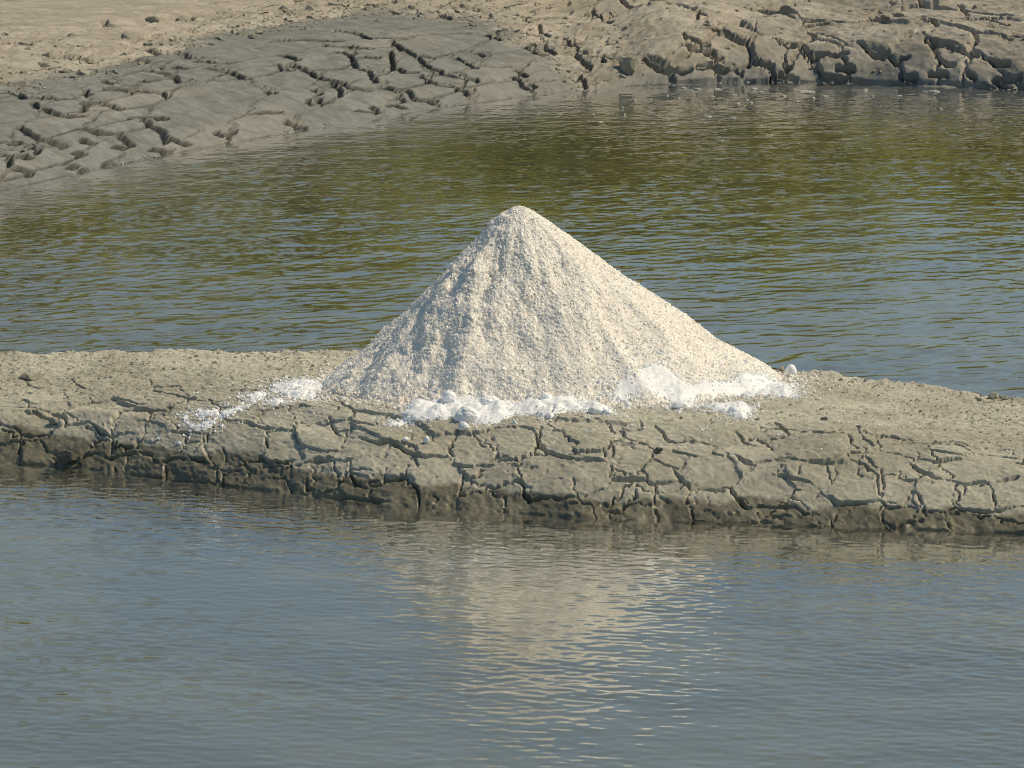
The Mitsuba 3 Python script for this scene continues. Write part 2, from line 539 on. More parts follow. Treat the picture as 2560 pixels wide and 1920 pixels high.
DRIFT = {
    'front': [(-308, -472), (-290, -374), (-241, -376), (-208, -369), (-189, -343), (-169, -360), (-155, -384), (-119, -388), (-70, -394), (0, -422), (0, -419), (66, -420), (95, -400), (158, -403), (210, -415), (229, -425), (280, -497), (275, -581), (240, -561), (201, -541), (156, -540), (107, -579), (65, -542), (0, -526), (0, -540), (-10, -560), (-52, -592), (-91, -600), (-101, -589), (-166, -545), (-212, -552), (-264, -545), (-307, -512)],
    'right': [(279, -398), (297, -344), (331, -293), (375, -249), (419, -219), (458, -239), (477, -264), (520, -266), (635, -138), (751, 70), (748, 9), (771, 68), (813, -33), (815, -232), (777, -256), (738, -171), (736, -214), (597, -259), (535, -313), (525, -417), (490, -484), (456, -422), (445, -357), (395, -371), (329, -387)],
    'tongue': [(538, -416), (598, -391), (657, -388), (679, -471), (659, -623), (630, -625), (610, -563), (573, -522)],
    'leftA': [(-704, 85), (-665, 192), (-578, 167), (-539, 18), (-558, -2), (-592, -158), (-647, -118), (-688, 39)],
    'leftB': [(-772, -54), (-747, -2), (-712, -33), (-721, -114), (-752, -165)],
    'leftC': [(-715, -181), (-685, -105), (-648, -178), (-676, -212)],
    'leftD': [(-613, -129), (-584, -34), (-561, -104), (-571, -176)],
    'trail': [(-954, -154), (-940, -162), (-926, -225), (-905, -244), (-879, -240), (-849, -244), (-860, -283), (-897, -275), (-925, -251), (-944, -208)],
    'trailB': [(-916, -175), (-891, -156), (-860, -164), (-831, -198), (-806, -173), (-784, -149), (-772, -180), (-803, -222), (-829, -240), (-857, -216), (-894, -210)],
    'crumb': [(-352, -528), (-329, -521), (-307, -492), (-303, -531), (-322, -565), (-348, -553)],
}
LUMP = [('a', -178, -404, 24.1, 25.1), ('b', -127, -574, 38.5, 31.8), ('c', -66, -422, 33.5, 18.4), ('d', 95, -420, 16.1, 14.1), ('e', 234, -559, 19.4, 15.1), ('f', 266, -569, 14.1, 10.7), ('g', -135, -645, 15.1, 12.7), ('h', -296, -665, 10.1, 6.7), ('i', -237, -696, 8.7, 10.1), ('j', 327, -448, 10.7, 10.7), ('k', 434, -499, 7.4, 6.7), ('egg', 825, 179, 17.4, 22.1), ('l', 624, -553, 18.4, 16.1), ('m', 474, -474, 23.5, 13.4)]
CLOD = [
    (-2.267, 16.357, 0.055, 0.035, 'large two lobed dark clod on the crest of the grey bank at far left'),
    (-2.084, 16.503, 0.04, 0.022, 'rounded dark clod just right of the two lobed one on the crest'),
    (-2.013, 16.575, 0.021, 0.016, 'small round clod beside the rounded dark one on the crest'),
    (-2.461, 15.591, 0.044, 0.019, 'flat dark clod on the pale upper bank left of the crest clods'),
    (-2.624, 14.886, 0.035, 0.013, 'low dark clod among pale crumbs at upper left of the far bank'),
    (-2.307, 14.845, 0.029, 0.033, 'tall dark clod at the upper edge of the grey mud'),
    (-2.619, 11.861, 0.05, 0.03, 'bulky dark clod at the left edge of the grey mud, highest on the slope'),
    (-2.667, 12.442, 0.029, 0.013, 'flat clod on the tan crumbs above the bulky one at left'),
    (-2.468, 12.689, 0.032, 0.017, 'ragged clod on the grey mud left of its long cracks'),
    (-2.404, 12.439, 0.022, 0.017, 'small dark clod just below the ragged one'),
    (-2.828, 14.054, 0.037, 0.015, 'low dark clod on the whitish crumbs at far left'),
    (-2.468, 11.16, 0.036, 0.025, 'dark broken clod in the middle of the left grey slope'),
    (-2.118, 12.129, 0.035, 0.015, 'flat greyish clod below the long crack at left'),
    (-2.196, 12.481, 0.025, 0.019, 'wedge of mud lifted beside a small hole in the grey slope'),
    (-1.787, 15.482, 0.03, 0.018, 'ragged dark clod on the smooth grey mud near its top'),
    (-1.591, 15.787, 0.036, 0.024, 'dark pointed clod on the smooth grey mud'),
    (-1.204, 18.681, 0.067, 0.031, 'biggest dark clod on the skyline of the far bank'),
    (-0.965, 18.903, 0.047, 0.017, 'long low clod right of the biggest one on the skyline'),
    (-0.688, 19.002, 0.032, 0.021, 'small squarish clod on the pale upper bank'),
    (-0.329, 19.468, 0.036, 0.022, 'dark clod at the upper edge of the pale bank near the middle'),
    (-0.243, 19.127, 0.04, 0.019, 'broad dark clod below the upper edge of the pale bank near the middle'),
    (-0.879, 17.654, 0.032, 0.018, 'single dark clod at the border of pale and grey mud'),
    (-1.298, 16.811, 0.038, 0.019, 'dark hollow clod at the top of the smooth grey mud'),
    (-0.266, 18.11, 0.02, 0.014, 'small dark lump on pale crumbs near the middle of the bank'),
    (0.744, 16.78, 0.081, 0.085, 'big upright block of grey mud at the foot of the right bank'),
    (0.393, 17.568, 0.068, 0.045, 'dark rough clod at the head of the grey mud tongue'),
    (0.494, 17.258, 0.037, 0.045, 'narrow clod wedged beside the dark rough one'),
    (0.192, 18.148, 0.026, 0.031, 'small upright clod on the pale bank near its middle'),
    (1.231, 17.981, 0.031, 0.026, 'dark clod under the pale slabs of the right bank'),
    (1.218, 17.032, 0.034, 0.013, 'small brown clod at the foot of the brown bank face'),
    (2.481, 18.017, 0.054, 0.031, 'rounded dark clod in a hollow at the top of the right bank'),
    (2.737, 17.922, 0.038, 0.018, 'dark clod on the upper right bank'),
    (-1.283, -0.176, 0.042, 0.021, 'knobbly wet clod lying at the water edge at left'),
    (-1.247, -0.192, 0.011, 0.014, 'small rounded wet clod against the right end of the knobbly one'),
    (-1.336, -0.009, 0.02, 0.014, 'crumbled clod caught in a wide crack at the left end of the dyke'),
    (-1.456, 0.461, 0.039, 0.006, 'flat matted clod under the dead twigs on the dyke top'),
    (-0.947, -0.014, 0.02, 0.009, 'dark clod in a crack left of the salt trail'),
    (-0.989, -0.089, 0.009, 0.007, 'small round dark clod on the clay left of the salt trail'),
    (-0.254, -0.344, 0.012, 0.01, 'small dark pebble at the foot of the salt heap'),
    (0.87, -0.645, 0.014, 0.005, 'flat dark chip on the bare clay right of the heap'),
    (0.803, 0.283, 0.014, 0.012, 'dark clod behind the egg shaped salt lump'),
    (1.397, -0.141, 0.02, 0.015, 'grey clod on the far edge of the dyke at right'),
    (1.444, -0.163, 0.009, 0.007, 'small clod at the very right end of the dyke edge'),
    (1.418, -0.188, 0.017, 0.009, 'low slab of clay beside the grey clod on the dyke edge'),
    (0.402, -0.9, 0.011, 0.009, 'round dark pebble sitting in a crack of the dyke'),
]
PALE = [(-1.316, -0.031, 0.009, 0.014, 'pale upright stone in the wide crack at left')]
FLAKE = [(1.372, 15.844, 0.024, 0.006), (1.429, 15.393, 0.017, 0.005), (1.442, 15.146, 0.021, 0.006), (1.358, 15.065, 0.02, 0.011), (1.273, 13.824, 0.029, 0.006), (1.139, 13.973, 0.027, 0.006), (0.502, 13.548, 0.025, 0.006), (0.654, 14.744, 0.015, 0.005), (0.654, 14.143, 0.015, 0.005), (0.471, 14.105, 0.015, 0.005), (0.746, 15.393, 0.017, 0.005), (1.019, 15.559, 0.016, 0.004), (1.23, 15.685, 0.021, 0.006), (1.308, 15.351, 0.014, 0.004), (0.956, 15.791, 0.014, 0.004), (1.672, 15.749, 0.026, 0.009), (1.922, 15.706, 0.029, 0.007), (2.383, 15.77, 0.026, 0.006), (1.724, 15.228, 0.017, 0.004), (1.842, 15.559, 0.017, 0.004), (1.842, 16.135, 0.069, 0.007), (2.64, 16.19, 0.044, 0.005), (2.215, 16.31, 0.022, 0.004), (2.216, 15.728, 0.014, 0.004), (2.541, 14.646, 0.015, 0.004), (1.55, 16.114, 0.025, 0.006), (1.523, 16.443, 0.029, 0.007), (1.295, 16.388, 0.036, 0.005), (1.164, 16.388, 0.034, 0.005), (1.081, 16.499, 0.029, 0.005), (-0.065, 15.58, 0.05, 0.005)]

# ------------------------------------------------------------------ materials
def clay_color(dry_a, dry_b, wet_a, wet_b, grain):
    def fn(p, n, uv):
        x, y, z = p.x, p.y, p.z
        broad = tf(x * 5, y * 5, z * 5, 3)
        fine = tf(x * grain, y * grain, z * grain, 3)
        speck = tn(x * grain * 2.1, y * grain * 2.1, z * grain * 2.1)
        dry = mix(dry_a, dry_b, tss(0.3, 0.7, broad))
        wet = mix(wet_a, wet_b, tss(0.3, 0.7, tf(x * 11, y * 11, z * 11 + 5, 2)))
        mud = mix((.112, .108, .058), (.158, .15, .083), tss(0.3, 0.7, tf(x * 2.3, y * 2.3, 0.0, 4)))
        c = mix(mix(dry, wet, dr.clip(uv.x, 0, 1)), mud, dr.clip(uv.x - 1, 0, 1))
        return c * (0.72 + 0.52 * fine) * (0.75 + 0.5 * uv.y) * dr.select(speck < 0.16, 0.72, 1.0)
    return fn

def clay_rough(p, n, uv):
    return 0.95 - 0.55 * dr.clip(uv.x, 0, 1) * tss(0.25, 0.6, tn(p.x * 60, p.y * 60, p.z * 60))

scene['clay'] = {'type': 'twosided', 'bsdf': {'type': 'principled', 'specular': 0.35, 'roughness': mikit.proc(clay_rough),
    'base_color': mikit.proc(clay_color((.46, .432, .345), (.375, .348, .27), (.215, .198, .14), (.16, .147, .103), 70))}}
scene['far_clay'] = {'type': 'twosided', 'bsdf': {'type': 'principled', 'specular': 0.35, 'roughness': mikit.proc(lambda p, n, uv: 0.9 - 0.25 * dr.clip(uv.x, 0, 1)),
    'base_color': mikit.proc(clay_color((.385, .346, .282), (.30, .267, .21), (.225, .225, .203), (.18, .178, .157), 32))}}
scene['dark_clay'] = {'type': 'twosided', 'bsdf': {'type': 'principled', 'specular': 0.35, 'roughness': 0.8,
    'base_color': mikit.proc(lambda p, n, uv: mix((.10, .085, .06), (.17, .15, .11), tf(p.x * 45, p.y * 45, p.z * 45, 3)))}}
scene['pond_mud'] = {'type': 'twosided', 'bsdf': {'type': 'principled', 'specular': 0.2, 'roughness': 0.9,
    'base_color': mikit.proc(lambda p, n, uv: mix((.112, .108, .058), (.158, .15, .083), tss(0.3, 0.7, tf(p.x * 2.3, p.y * 2.3, 0.0, 4))))}}
scene['marsh_soil'] = {'type': 'twosided', 'bsdf': {'type': 'diffuse', 'reflectance': mikit.proc(lambda p, n, uv: mix((.22, .19, .12), (.15, .15, .07), tf(p.x * .7, p.y * .7, 0.0, 4)))}}
scene['far_water'] = {'type': 'thindielectric', 'int_ior': 1.17, 'ext_ior': 1.0}
scene['near_water'] = {'type': 'thindielectric', 'int_ior': 1.29, 'ext_ior': 1.0}

def salt_color(a, b, s):
    return mikit.proc(lambda p, n, uv: mix(a, b, tss(0.25, 0.75, tf(p.x * s, p.y * s, p.z * s, 3))))

scene['coarse_salt'] = {'type': 'twosided', 'bsdf': {'type': 'principled', 'specular': 0.4, 'roughness': 0.55, 'base_color': salt_color((.90, .848, .765), (.855, .795, .705), 22)}}
scene['salt_crystal'] = {'type': 'twosided', 'bsdf': {'type': 'principled', 'specular': 0.5, 'roughness': 0.5, 'base_color': salt_color((.90, .848, .765), (.86, .80, .71), 40)}}
scene['white_salt'] = {'type': 'twosided', 'bsdf': {'type': 'principled', 'specular': 0.4, 'roughness': 0.5, 'base_color': salt_color((.94, .94, .93), (.89, .89, .885), 30)}}
scene['leaf'] = {'type': 'principledthin', 'diff_trans': 1.4, 'roughness': 0.6, 'spec_trans': 0.0,
    'base_color': mikit.proc(lambda p, n, uv: mix((.46, .46, .06), (.33, .35, .045), tf(p.x * 2.5, p.y * 2.5, p.z * 2.5, 3)))}
scene['bark'] = {'type': 'twosided', 'bsdf': {'type': 'diffuse', 'reflectance': {'type': 'rgb', 'value': [.09, .07, .05]}}}
scene['foam'] = {'type': 'twosided', 'bsdf': {'type': 'diffuse', 'reflectance': {'type': 'rgb', 'value': [.42, .42, .39]}}}
scene['straw'] = {'type': 'twosided', 'bsdf': {'type': 'diffuse', 'reflectance': mikit.proc(lambda p, n, uv: mix((.16, .13, .085), (.06, .05, .035), tn(p.x * 80, p.y * 80, p.z * 80)))}}

# ------------------------------------------------------------------ the ground under everything
v = np.array([[-900, -900, -.13], [900, -900, -.13], [900, 900, -.13], [-900, 900, -.13]], float)
put('ground', shape_of(v, np.array([[0, 1, 2], [0, 2, 3]]), 'pond_mud'), 'flat dark mud floor of the salt ponds under shallow water', 'mud', kind='structure')

# ------------------------------------------------------------------ the near dyke: one smooth form, split along its cracks into plates
_side = np.arange(1.65, 2.75, .016)
gx = np.unique(np.concatenate([-_side, spread(-1.64, 1.64, 0.0035, -1.64, 1.64), _side, [-13, -9, -6.5, -5, -4, -3.4, -3, 3, 3.4, 4, 5, 6.5, 9, 13]]))
gq = np.concatenate([-np.array([1.2, .7, .4, .26, .18, .12, .09, .065, .05, .038, .028, .02, .014, .009, .0045])[0:], np.arange(0, 0.90, 0.0034), np.arange(0.90, 2.35, 0.017), [2.4, 2.5, 2.7, 3.0]])
GX, GQ = np.meshgrid(gx, gq)
front = dyke_front(gx)
Z = dyke_z(GX, GQ)
GY = GQ + front[None]
wx, wq = n2(GX, GQ, .055, 3) * .011 + n2(GX, GQ, .017, 4, 2) * .007, n2(GX, GQ, .055, 5) * .011 + n2(GX, GQ, .017, 6, 2) * .007
gap, wid, lip = crack_fields(DYKE_CRACKS, GX + wx, GQ + wq, gx, gq, 0.00022, .11, .02, .62, .0026)
gap = gap + n2(GX, GQ, .024, 7, 2) * .0034
face = 1 - sstep(.75, 1.1, GQ / np.maximum(dyke_face(gx)[None], .1))          # 1 on the cracked face
depth = np.minimum(2.6 * wid + .006, .040)
groove = depth * (1 - sstep(-.0020, .0016, gap))
fine = n2(GX, GQ, .11, 11, 3) * .0060 + n2(GX, GQ, .034, 12, 3) * .0029 + n2(GX, GQ, .0105, 13, 2) * .0034
# plates
q1 = np.searchsorted(gq, 0.90)
q0 = np.searchsorted(gq, -.001)
i0, i1 = np.searchsorted(gx, [-2.74, 2.74])
lab = np.zeros(GX.shape, int)
cut = (slice(q0, q1), slice(i0, i1))
sub, _ = cells(gap[cut], (.0024, .0033), .014, 8, (GX + wx * 1.6 + n2(GX, GQ, .12, 10, 2) * .02)[cut], (GQ * .75 + wq * 1.6)[cut], .055)
lab[q0:q1, i0:i1] = sub
lab[(GQ > dyke_face(gx)[None] * 1.08)] = 0
seam_gap = seams(lab, (.0024, .0033)) + n2(GX, GQ, .022, 8, 2) * .0022
lean = ndimage.gaussian_filter(tilts(lab, GX, GQ, 301, .055, .006), .6)
seam_on = sstep(-.20, .25, n2(GX, GQ, .15, 9, 3)) * face
# hairline cracks of a finer net, only where the surface has dried
hair = np.abs(n2(GX + wx * 2, GQ * 1.3 + wq * 2, .085, 14, 2))
hair = (1 - sstep(.0, .035, hair)) * sstep(.1, .45, n2(GX, GQ, .21, 15, 2)) * .004
crumbly = (1 - face) * (n2(GX, GQ, .035, 16, 3) * .0035 + np.maximum(n2(GX, GQ, .017, 17, 2) - .25, 0) * .012)
pits = np.maximum(n2(GX, GQ, .013, 18, 1) - .55, 0) * .010 * face
edge = np.exp(-((GQ - (dyke_back(gx) - front)[None]) / .12) ** 2)
rim = edge * (n2(GX, GQ, .13, 19, 3) * .016 + np.maximum(n2(GX, GQ, .05, 20, 2) - .15, 0) * .03)
low = 1 - sstep(.0, .13, GQ)
mud = low * (n2(GX, GQ, .05, 21, 3) * .010 + n2(GX, GQ, .018, 22, 2) * .004)
blocks = n2(GX, GQ, .22, 23, 2) * .016 * face
disp = -groove - np.where(gap > .006, .017 * seam_on * (1 - sstep(.0004, .0030, seam_gap)), 0) + lean * face + lip * .85 + fine - hair + crumbly - pits + rim + mud + blocks
dzx = np.gradient(Z, gx, axis=1)
dzq = np.gradient(Z, gq, axis=0)
NN = np.stack([-dzx + dzq * np.gradient(front, gx)[None], -dzq, np.ones_like(Z)], -1)
NN /= np.linalg.norm(NN, axis=-1, keepdims=True)
disp *= sstep(-.14, -.01, GQ)
V = np.stack([GX, GY, Z], -1) + NN * disp[..., None]
DYKE_V = V
wetline = .044 + .03 * sstep(.2, -1.2, GX) + n2(GX, GQ, .16, 31, 3) * .030 + n2(GX, GQ, .03, 32, 2) * .010
wet = 1 - sstep(-.006, .010, V[..., 2] - wetline)
wet = wet + sstep(-.025, -.06, V[..., 2] + n2(GX, GQ, .25, 35, 3) * .03)
tone = .5 + .16 * n2(GX, GQ, .3, 33, 3) + .10 * np.maximum(n2(GX, GQ, .09, 34, 2), 0)
f = grid_faces(*GX.shape)
v = V.reshape(-1, 3)
nrm = vnormals(v, f)
rng = np.random.default_rng(5)
jit = rng.normal(0, .055, lab.max() + 1)
jit[0] = 0
tone = tone + ndimage.gaussian_filter(jit[lab], 1.2) * face
uv = np.stack([wet.ravel(), np.clip(tone, 0, 1).ravel()], 1)
fl = lab.ravel()[f[:, 0]]
area = np.bincount(fl, minlength=lab.max() + 1)
a = part_of(v, f, nrm, uv, (fl == 0) | (area[fl] < 350) | (area[fl] > 26000))
put('dyke', shape_of(a[0], a[1], 'clay', a[2], a[3]),
    'cracked sandy clay dyke running across the picture between two ponds', 'dyke', kind='structure')
order = [k for k in np.argsort(-area) if k and 350 <= area[k] <= 26000][:300]
for k in order:
    a = part_of(v, f, nrm, uv, fl == k)
    put(numbered('dyke__clay_plate'), shape_of(a[0], a[1], 'clay', a[2], a[3]))
print('dyke plates', len(order))

def surface(x, y):
    """height of the finished dyke (bilinear)"""
    x, y = np.asarray(x, float), np.asarray(y, float)
    q = y - dyke_front(x)
    ix, iq = np.interp(x, gx, np.arange(len(gx))), np.interp(q, gq, np.arange(len(gq)))
    return ndimage.map_coordinates(V[..., 2], [iq.ravel(), ix.ravel()], order=1).reshape(x.shape)

# ------------------------------------------------------------------ the far bank
bx = spread(-3.75, 3.75, 0.0098, -3.75, 3.75)
_side = np.arange(3.78, 5.4, .03)
bx = np.unique(np.concatenate([-_side, bx, _side, [-30, -22, -16, -12, -9, -7.5, -6.5, -5.9, -5.6, 5.6, 5.9, 6.5, 7.5, 9, 12, 16, 22, 30]]))
bd = np.concatenate([-np.array([9, 6, 4, 3, 2.2, 1.6, 1.1, .8, .55, .4, .28, .19, .12, .07, .03]), np.arange(0, 3.6, .0165), np.arange(3.6, 10, .05), spread(10, 10.3, .06, 9.9, 90, 1.3)[3:]])
bd = np.unique(np.round(bd, 4))
BX, BD = np.meshgrid(bx, bd)
bshore = shore(bx)
BZ = bank_z(BX, BD)
BY = BD + bshore[None]
bwx, bwq = wx, wq = n2(BX, BD, .13, 43) * .018 + n2(BX, BD, .04, 44, 2) * .008, n2(BX, BD, .16, 45) * .035 + n2(BX, BD, .05, 46, 2) * .015
bgap, bwid, blip = crack_fields(BANK_CRACKS, BX + wx, BD * 1.0 + wq, bx, bd, 0.00021, .30, .06, .45, .013, .6)
dryline = np.interp(bx, [-4, -2.76, -2.2, -1.7, -.9, -.33, .15, .42, .7, 4], [2.9, 3.4, 3.9, 4.9, 5.3, 3.8, 1.5, .2, -.05, -.05])
dryness = sstep(-.55, .55, BD - dryline[None] + n2(BX, BD, .5, 47, 4) * 1.0 + n2(BX, BD, .12, 39, 2) * .35)
rf = sstep(.3, .95, BX)
rf_at = lambda x: sstep(.3, .95, x)
lab = np.zeros(BX.shape, int)
q0, q1 = np.searchsorted(bd, [-.001, 3.4])
i0, i1 = np.searchsorted(bx, [-5.35, 5.35])
cut = (slice(q0, q1), slice(i0, i1))
sub, _ = cells(bgap[cut], (.0074, .0098), .035, 5, (BX + BD * .12 + bwx * 1.6 + n2(BX, BD, .3, 40, 2) * .05)[cut], (BD * .5 - BX * .12 * (1 - rf) + bwq)[cut], .10)
lab[q0:q1, i0:i1] = sub
small = np.zeros(BX.shape, int)
small[cut], _ = cells(np.minimum(bgap, seams(lab, (.0074, .0098)) - .004)[cut], (.0074, .0098), .028, 4, (BX + BD * .12 + bwx * 2 + n2(BX, BD, .2, 38, 2) * .04)[cut], (BD * .5 - BX * .2 * (1 - rf) + bwq)[cut], .05)
bseam = seams(lab, (.0074, .0098)) + n2(BX, BD, .06, 41, 2) * .006
bseam_on = sstep(-.35, .1, n2(BX, BD * .6, .5, 42, 3)) * (lab > 0)
lean = ndimage.gaussian_filter(tilts(lab, BX, BD, 302, .09, .035), .5)
block = rng.normal(0, 1, lab.max() + 1)
block[0] = 0
block = ndimage.gaussian_filter(block[lab], .7)
slab = (1 - dryness) * (1 - rf)
bdepth = np.minimum(6 * bwid + .05, .19) * (1 - .7 * rf * (bwid < .0078))
disp = -ndimage.gaussian_filter(bdepth * (1 - sstep(-.005, .005, bgap)), .42) + blip * .35
disp -= np.where(bgap > .01, (.034 + .010 * rf) * bseam_on * (1 - sstep(.002 + .003 * rf, .010 + .004 * rf, bseam)), 0)
disp += block * (.003 * slab + .010 * rf) + lean * (.02 * slab + rf)
fine_gap = seams(small, (.0074, .0098)) + n2(BX, BD, .05, 64, 2) * .005
disp -= np.where(bgap > .01, (.030 * slab + .030 * rf) * sstep(-.15, .25, n2(BX, BD * .7, .4, 65, 3)) * (1 - sstep(.002, .010, fine_gap)), 0)
disp += slab * (n2(BX * .8 + BD * .35, BD * .6 - BX * .5, .30, 48, 3) * .016 + n2(BX, BD, .05, 49, 2) * .003)
disp += (1 - slab) * (n2(BX, BD, .55, 50, 4) * .045 + np.abs(n2(BX, BD, .16, 51, 3)) * -.022 + n2(BX, BD, .055, 52, 3) * .016)
bl = np.abs(n2(BX + wx, BD * .8 + wq * .6, .34, 53, 2))
disp -= (1 - slab) * (1 - rf) * (1 - sstep(0, .035, bl)) * sstep(-.3, .3, n2(BX, BD, .8, 54, 2)) * .05
chunk = np.maximum(n2(BX, BD, .10, 57, 2) - .12, 0) * sstep(-.2, .3, n2(BX, BD, .9, 58, 2))
disp += dryness * (1 - rf) * chunk * .075 * np.exp(-np.maximum(BD - dryline[None] - .9, 0) / 1.2) + dryness * rf * chunk * .02
disp *= sstep(-.25, .03, BD) * (1 - .15 * rf * (1 - sstep(.0, .35, BD))) * (1 - .8 * sstep(6, 10, BD))
dzx, dzq = np.gradient(BZ, bx, axis=1), np.gradient(BZ, bd, axis=0)
NN = np.stack([-dzx + dzq * np.gradient(bshore, bx)[None], -dzq, np.ones_like(BZ)], -1)
NN /= np.linalg.norm(NN, axis=-1, keepdims=True)
BV = np.stack([BX, BY, BZ], -1) + NN * disp[..., None]
damp = np.clip((1 - dryness) * (1 - .28 * slab * sstep(.0, .35, n2(BX, BD * .8, .7, 63, 4) - .12 + .25 * sstep(2.2, .3, BD))) + rf * .3 * (1 - sstep(.05, .12, BV[..., 2] + n2(BX, BD, .3, 59, 3) * .10)), 0, 1)
damp = damp + sstep(-.02, -.07, BV[..., 2] + n2(BX, BD, .5, 62, 3) * .04)
btone = .5 + .2 * n2(BX, BD, .8, 60, 4) + .34 * (1 - slab) * n2(BX, BD, .25, 61, 4) + .18 * dryness * (1 - rf) * sstep(1.2, -.2, BD - dryline[None])
f = grid_faces(*BX.shape)
v = BV.reshape(-1, 3)
nrm = vnormals(v, f)
jit = rng.normal(0, .05, lab.max() + 1)
btone = btone + ndimage.gaussian_filter(jit[lab], 1.2)
uv = np.stack([damp.ravel(), np.clip(btone, 0, 1).ravel()], 1)
fl = lab.ravel()[f[:, 0]]
area = np.bincount(fl, minlength=lab.max() + 1)
order = [k for k in np.argsort(-area) if k and 200 <= area[k] <= 14000][:290]
keep = ~np.isin(fl, order)
a = part_of(v, f, nrm, uv, keep)
put('far_bank', shape_of(a[0], a[1], 'far_clay', a[2], a[3]), 'mud bank along the far shore, grey and smooth at left, tan and broken at right', 'bank', kind='structure')
for k in order:
    a = part_of(v, f, nrm, uv, fl == k)
    put(numbered('far_bank__clay_plate'), shape_of(a[0], a[1], 'far_clay', a[2], a[3]))
print('bank plates', len(order))

def bank_surface(x, y):
    x, y = np.asarray(x, float), np.asarray(y, float)
    ix, iq = np.interp(x, bx, np.arange(len(bx))), np.interp(y - shore(x), bd, np.arange(len(bd)))
    return ndimage.map_coordinates(BV[..., 2], [iq.ravel(), ix.ravel()], order=1).reshape(x.shape)

# ------------------------------------------------------------------ the two ponds
def ripple(X, Y, seed, count, lam, angle, wide, slope):
    """height and slopes of a sum of short waves"""
    r = np.random.default_rng(seed)
    h, hx, hy = np.zeros(X.shape), np.zeros(X.shape), np.zeros(X.shape)
    amp = slope * math.sqrt(2.0 / count)
    for _ in range(count):
        L = lam[0] * (lam[1] / lam[0]) ** r.random()
        a = angle + r.normal(0, wide)
        kx, ky, ph = 2 * math.pi / L * math.cos(a), 2 * math.pi / L * math.sin(a), r.random() * 6.283
        s = amp * (0.6 + 0.8 * r.random())
        arg = kx * X + ky * Y + ph
        h += s * L / 6.283 * np.sin(arg)
        hx += s * kx * L / 6.283 * np.cos(arg)
        hy += s * ky * L / 6.283 * np.cos(arg)
    return h, hx, hy

def dyke_mid(x):
    return dyke_front(x) + 0.75 * dyke_face(x) + 0.15

def pond(name, mat, xs, qs, waves, shaper, label):
    """a rippled sheet from under the dyke outwards; qs in metres from the dyke's middle line"""
    X, Q = np.meshgrid(xs, qs)
    Y = Q + dyke_mid(X)
    h, hx, hy = np.zeros(X.shape), np.zeros(X.shape), np.zeros(X.shape)
    for w in waves:
        for t, u in zip((h, hx, hy), ripple(X, Y, *w)):
            t += u
    g = shaper(X, Y)
    n = np.stack([-hx * g, -hy * g, np.ones_like(h)], -1)
    n /= np.linalg.norm(n, axis=-1, keepdims=True)
    v = np.stack([X, Y, h * g], -1).reshape(-1, 3)
    put(numbered(name), shape_of(v, grid_faces(*X.shape), mat, n.reshape(-1, 3)), label, 'water', kind='structure')

def far_gust(X, Y):
    d = shore(X) - Y
    return np.clip(.70 + .55 * n2(X, Y * .45, 1.3, 71, 2) + .75 * sstep(.2, -1.6, X) * sstep(8, 2, Y), .15, 2) * (.25 + .75 * sstep(-.1, 1.4, d))

def near_gust(X, Y):
    return np.clip(.75 + .7 * n2(X * .6, Y, .9, 72, 2), .2, 2) * np.maximum(.3 + .7 * sstep(0, .5, dyke_front(X) - Y), sstep(-.2, -.9, X) * 1.15)

wx_ = np.clip(spread(-3.3, 3.5, .022, -12.9, 12.9, 1.35), -13, 13)
pond('water', 'far_water', wx_, np.concatenate([np.arange(0, 5.5, .023), np.arange(5.5, 18.6, .044), [19]]),
     [(101, 46, (.056, .175), -.53, .45, .047), (102, 14, (.22, .6), -.4, .6, .020)], far_gust, 'rippled olive and blue pond water behind the dyke')
wx_ = np.clip(spread(-1.75, 1.75, .0115, -12.9, 12.9, 1.35), -13, 13)
pond('water', 'near_water', wx_, -np.concatenate([np.arange(0, 4.9, .0115), spread(4.9, 5, .05, 4.9, 16, 1.4)[2:]])[::-1],
     [(103, 56, (.034, .10), 1.45, .75, .043), (104, 12, (.12, .40), 1.3, .8, .012)], near_gust, 'calm blue pond water in front of the dyke mirroring the salt heap')

# ------------------------------------------------------------------ the salt heap
def crystals(pts, size, seed, up=None, flat=1.0):
    """small broken cubes of salt at the points: (vertices, triangles)"""
    r = np.random.default_rng(seed)
    m = len(pts)
    c = np.array([[x, y, z] for x in (-1, 1) for y in (-1, 1) for z in (-1, 1)], float) * 0.62
    fc = np.array([[0, 1, 3], [0, 3, 2], [4, 6, 7], [4, 7, 5], [0, 4, 5], [0, 5, 1], [2, 3, 7], [2, 7, 6], [0, 2, 6], [0, 6, 4], [1, 5, 7], [1, 7, 3]])
    q = r.normal(size=(m, 4))
    q /= np.linalg.norm(q, axis=1, keepdims=True)
    w, x, y, z = q.T
    R = np.stack([1 - 2 * (y * y + z * z), 2 * (x * y - z * w), 2 * (x * z + y * w), 2 * (x * y + z * w), 1 - 2 * (x * x + z * z), 2 * (y * z - x * w),
                  2 * (x * z - y * w), 2 * (y * z + x * w), 1 - 2 * (x * x + y * y)], 1).reshape(m, 3, 3)
    loc = c[None] * (1 + r.uniform(-.38, .38, (m, 8, 3))) * r.uniform(.7, 1.3, (m, 1, 3)) * size[:, None, None]
    vv = np.einsum('mij,mkj->mki', R, loc) * [1, 1, flat] + pts[:, None]
    return vv.reshape(-1, 3), (fc[None] + 8 * np.arange(m)[:, None, None]).reshape(-1, 3)

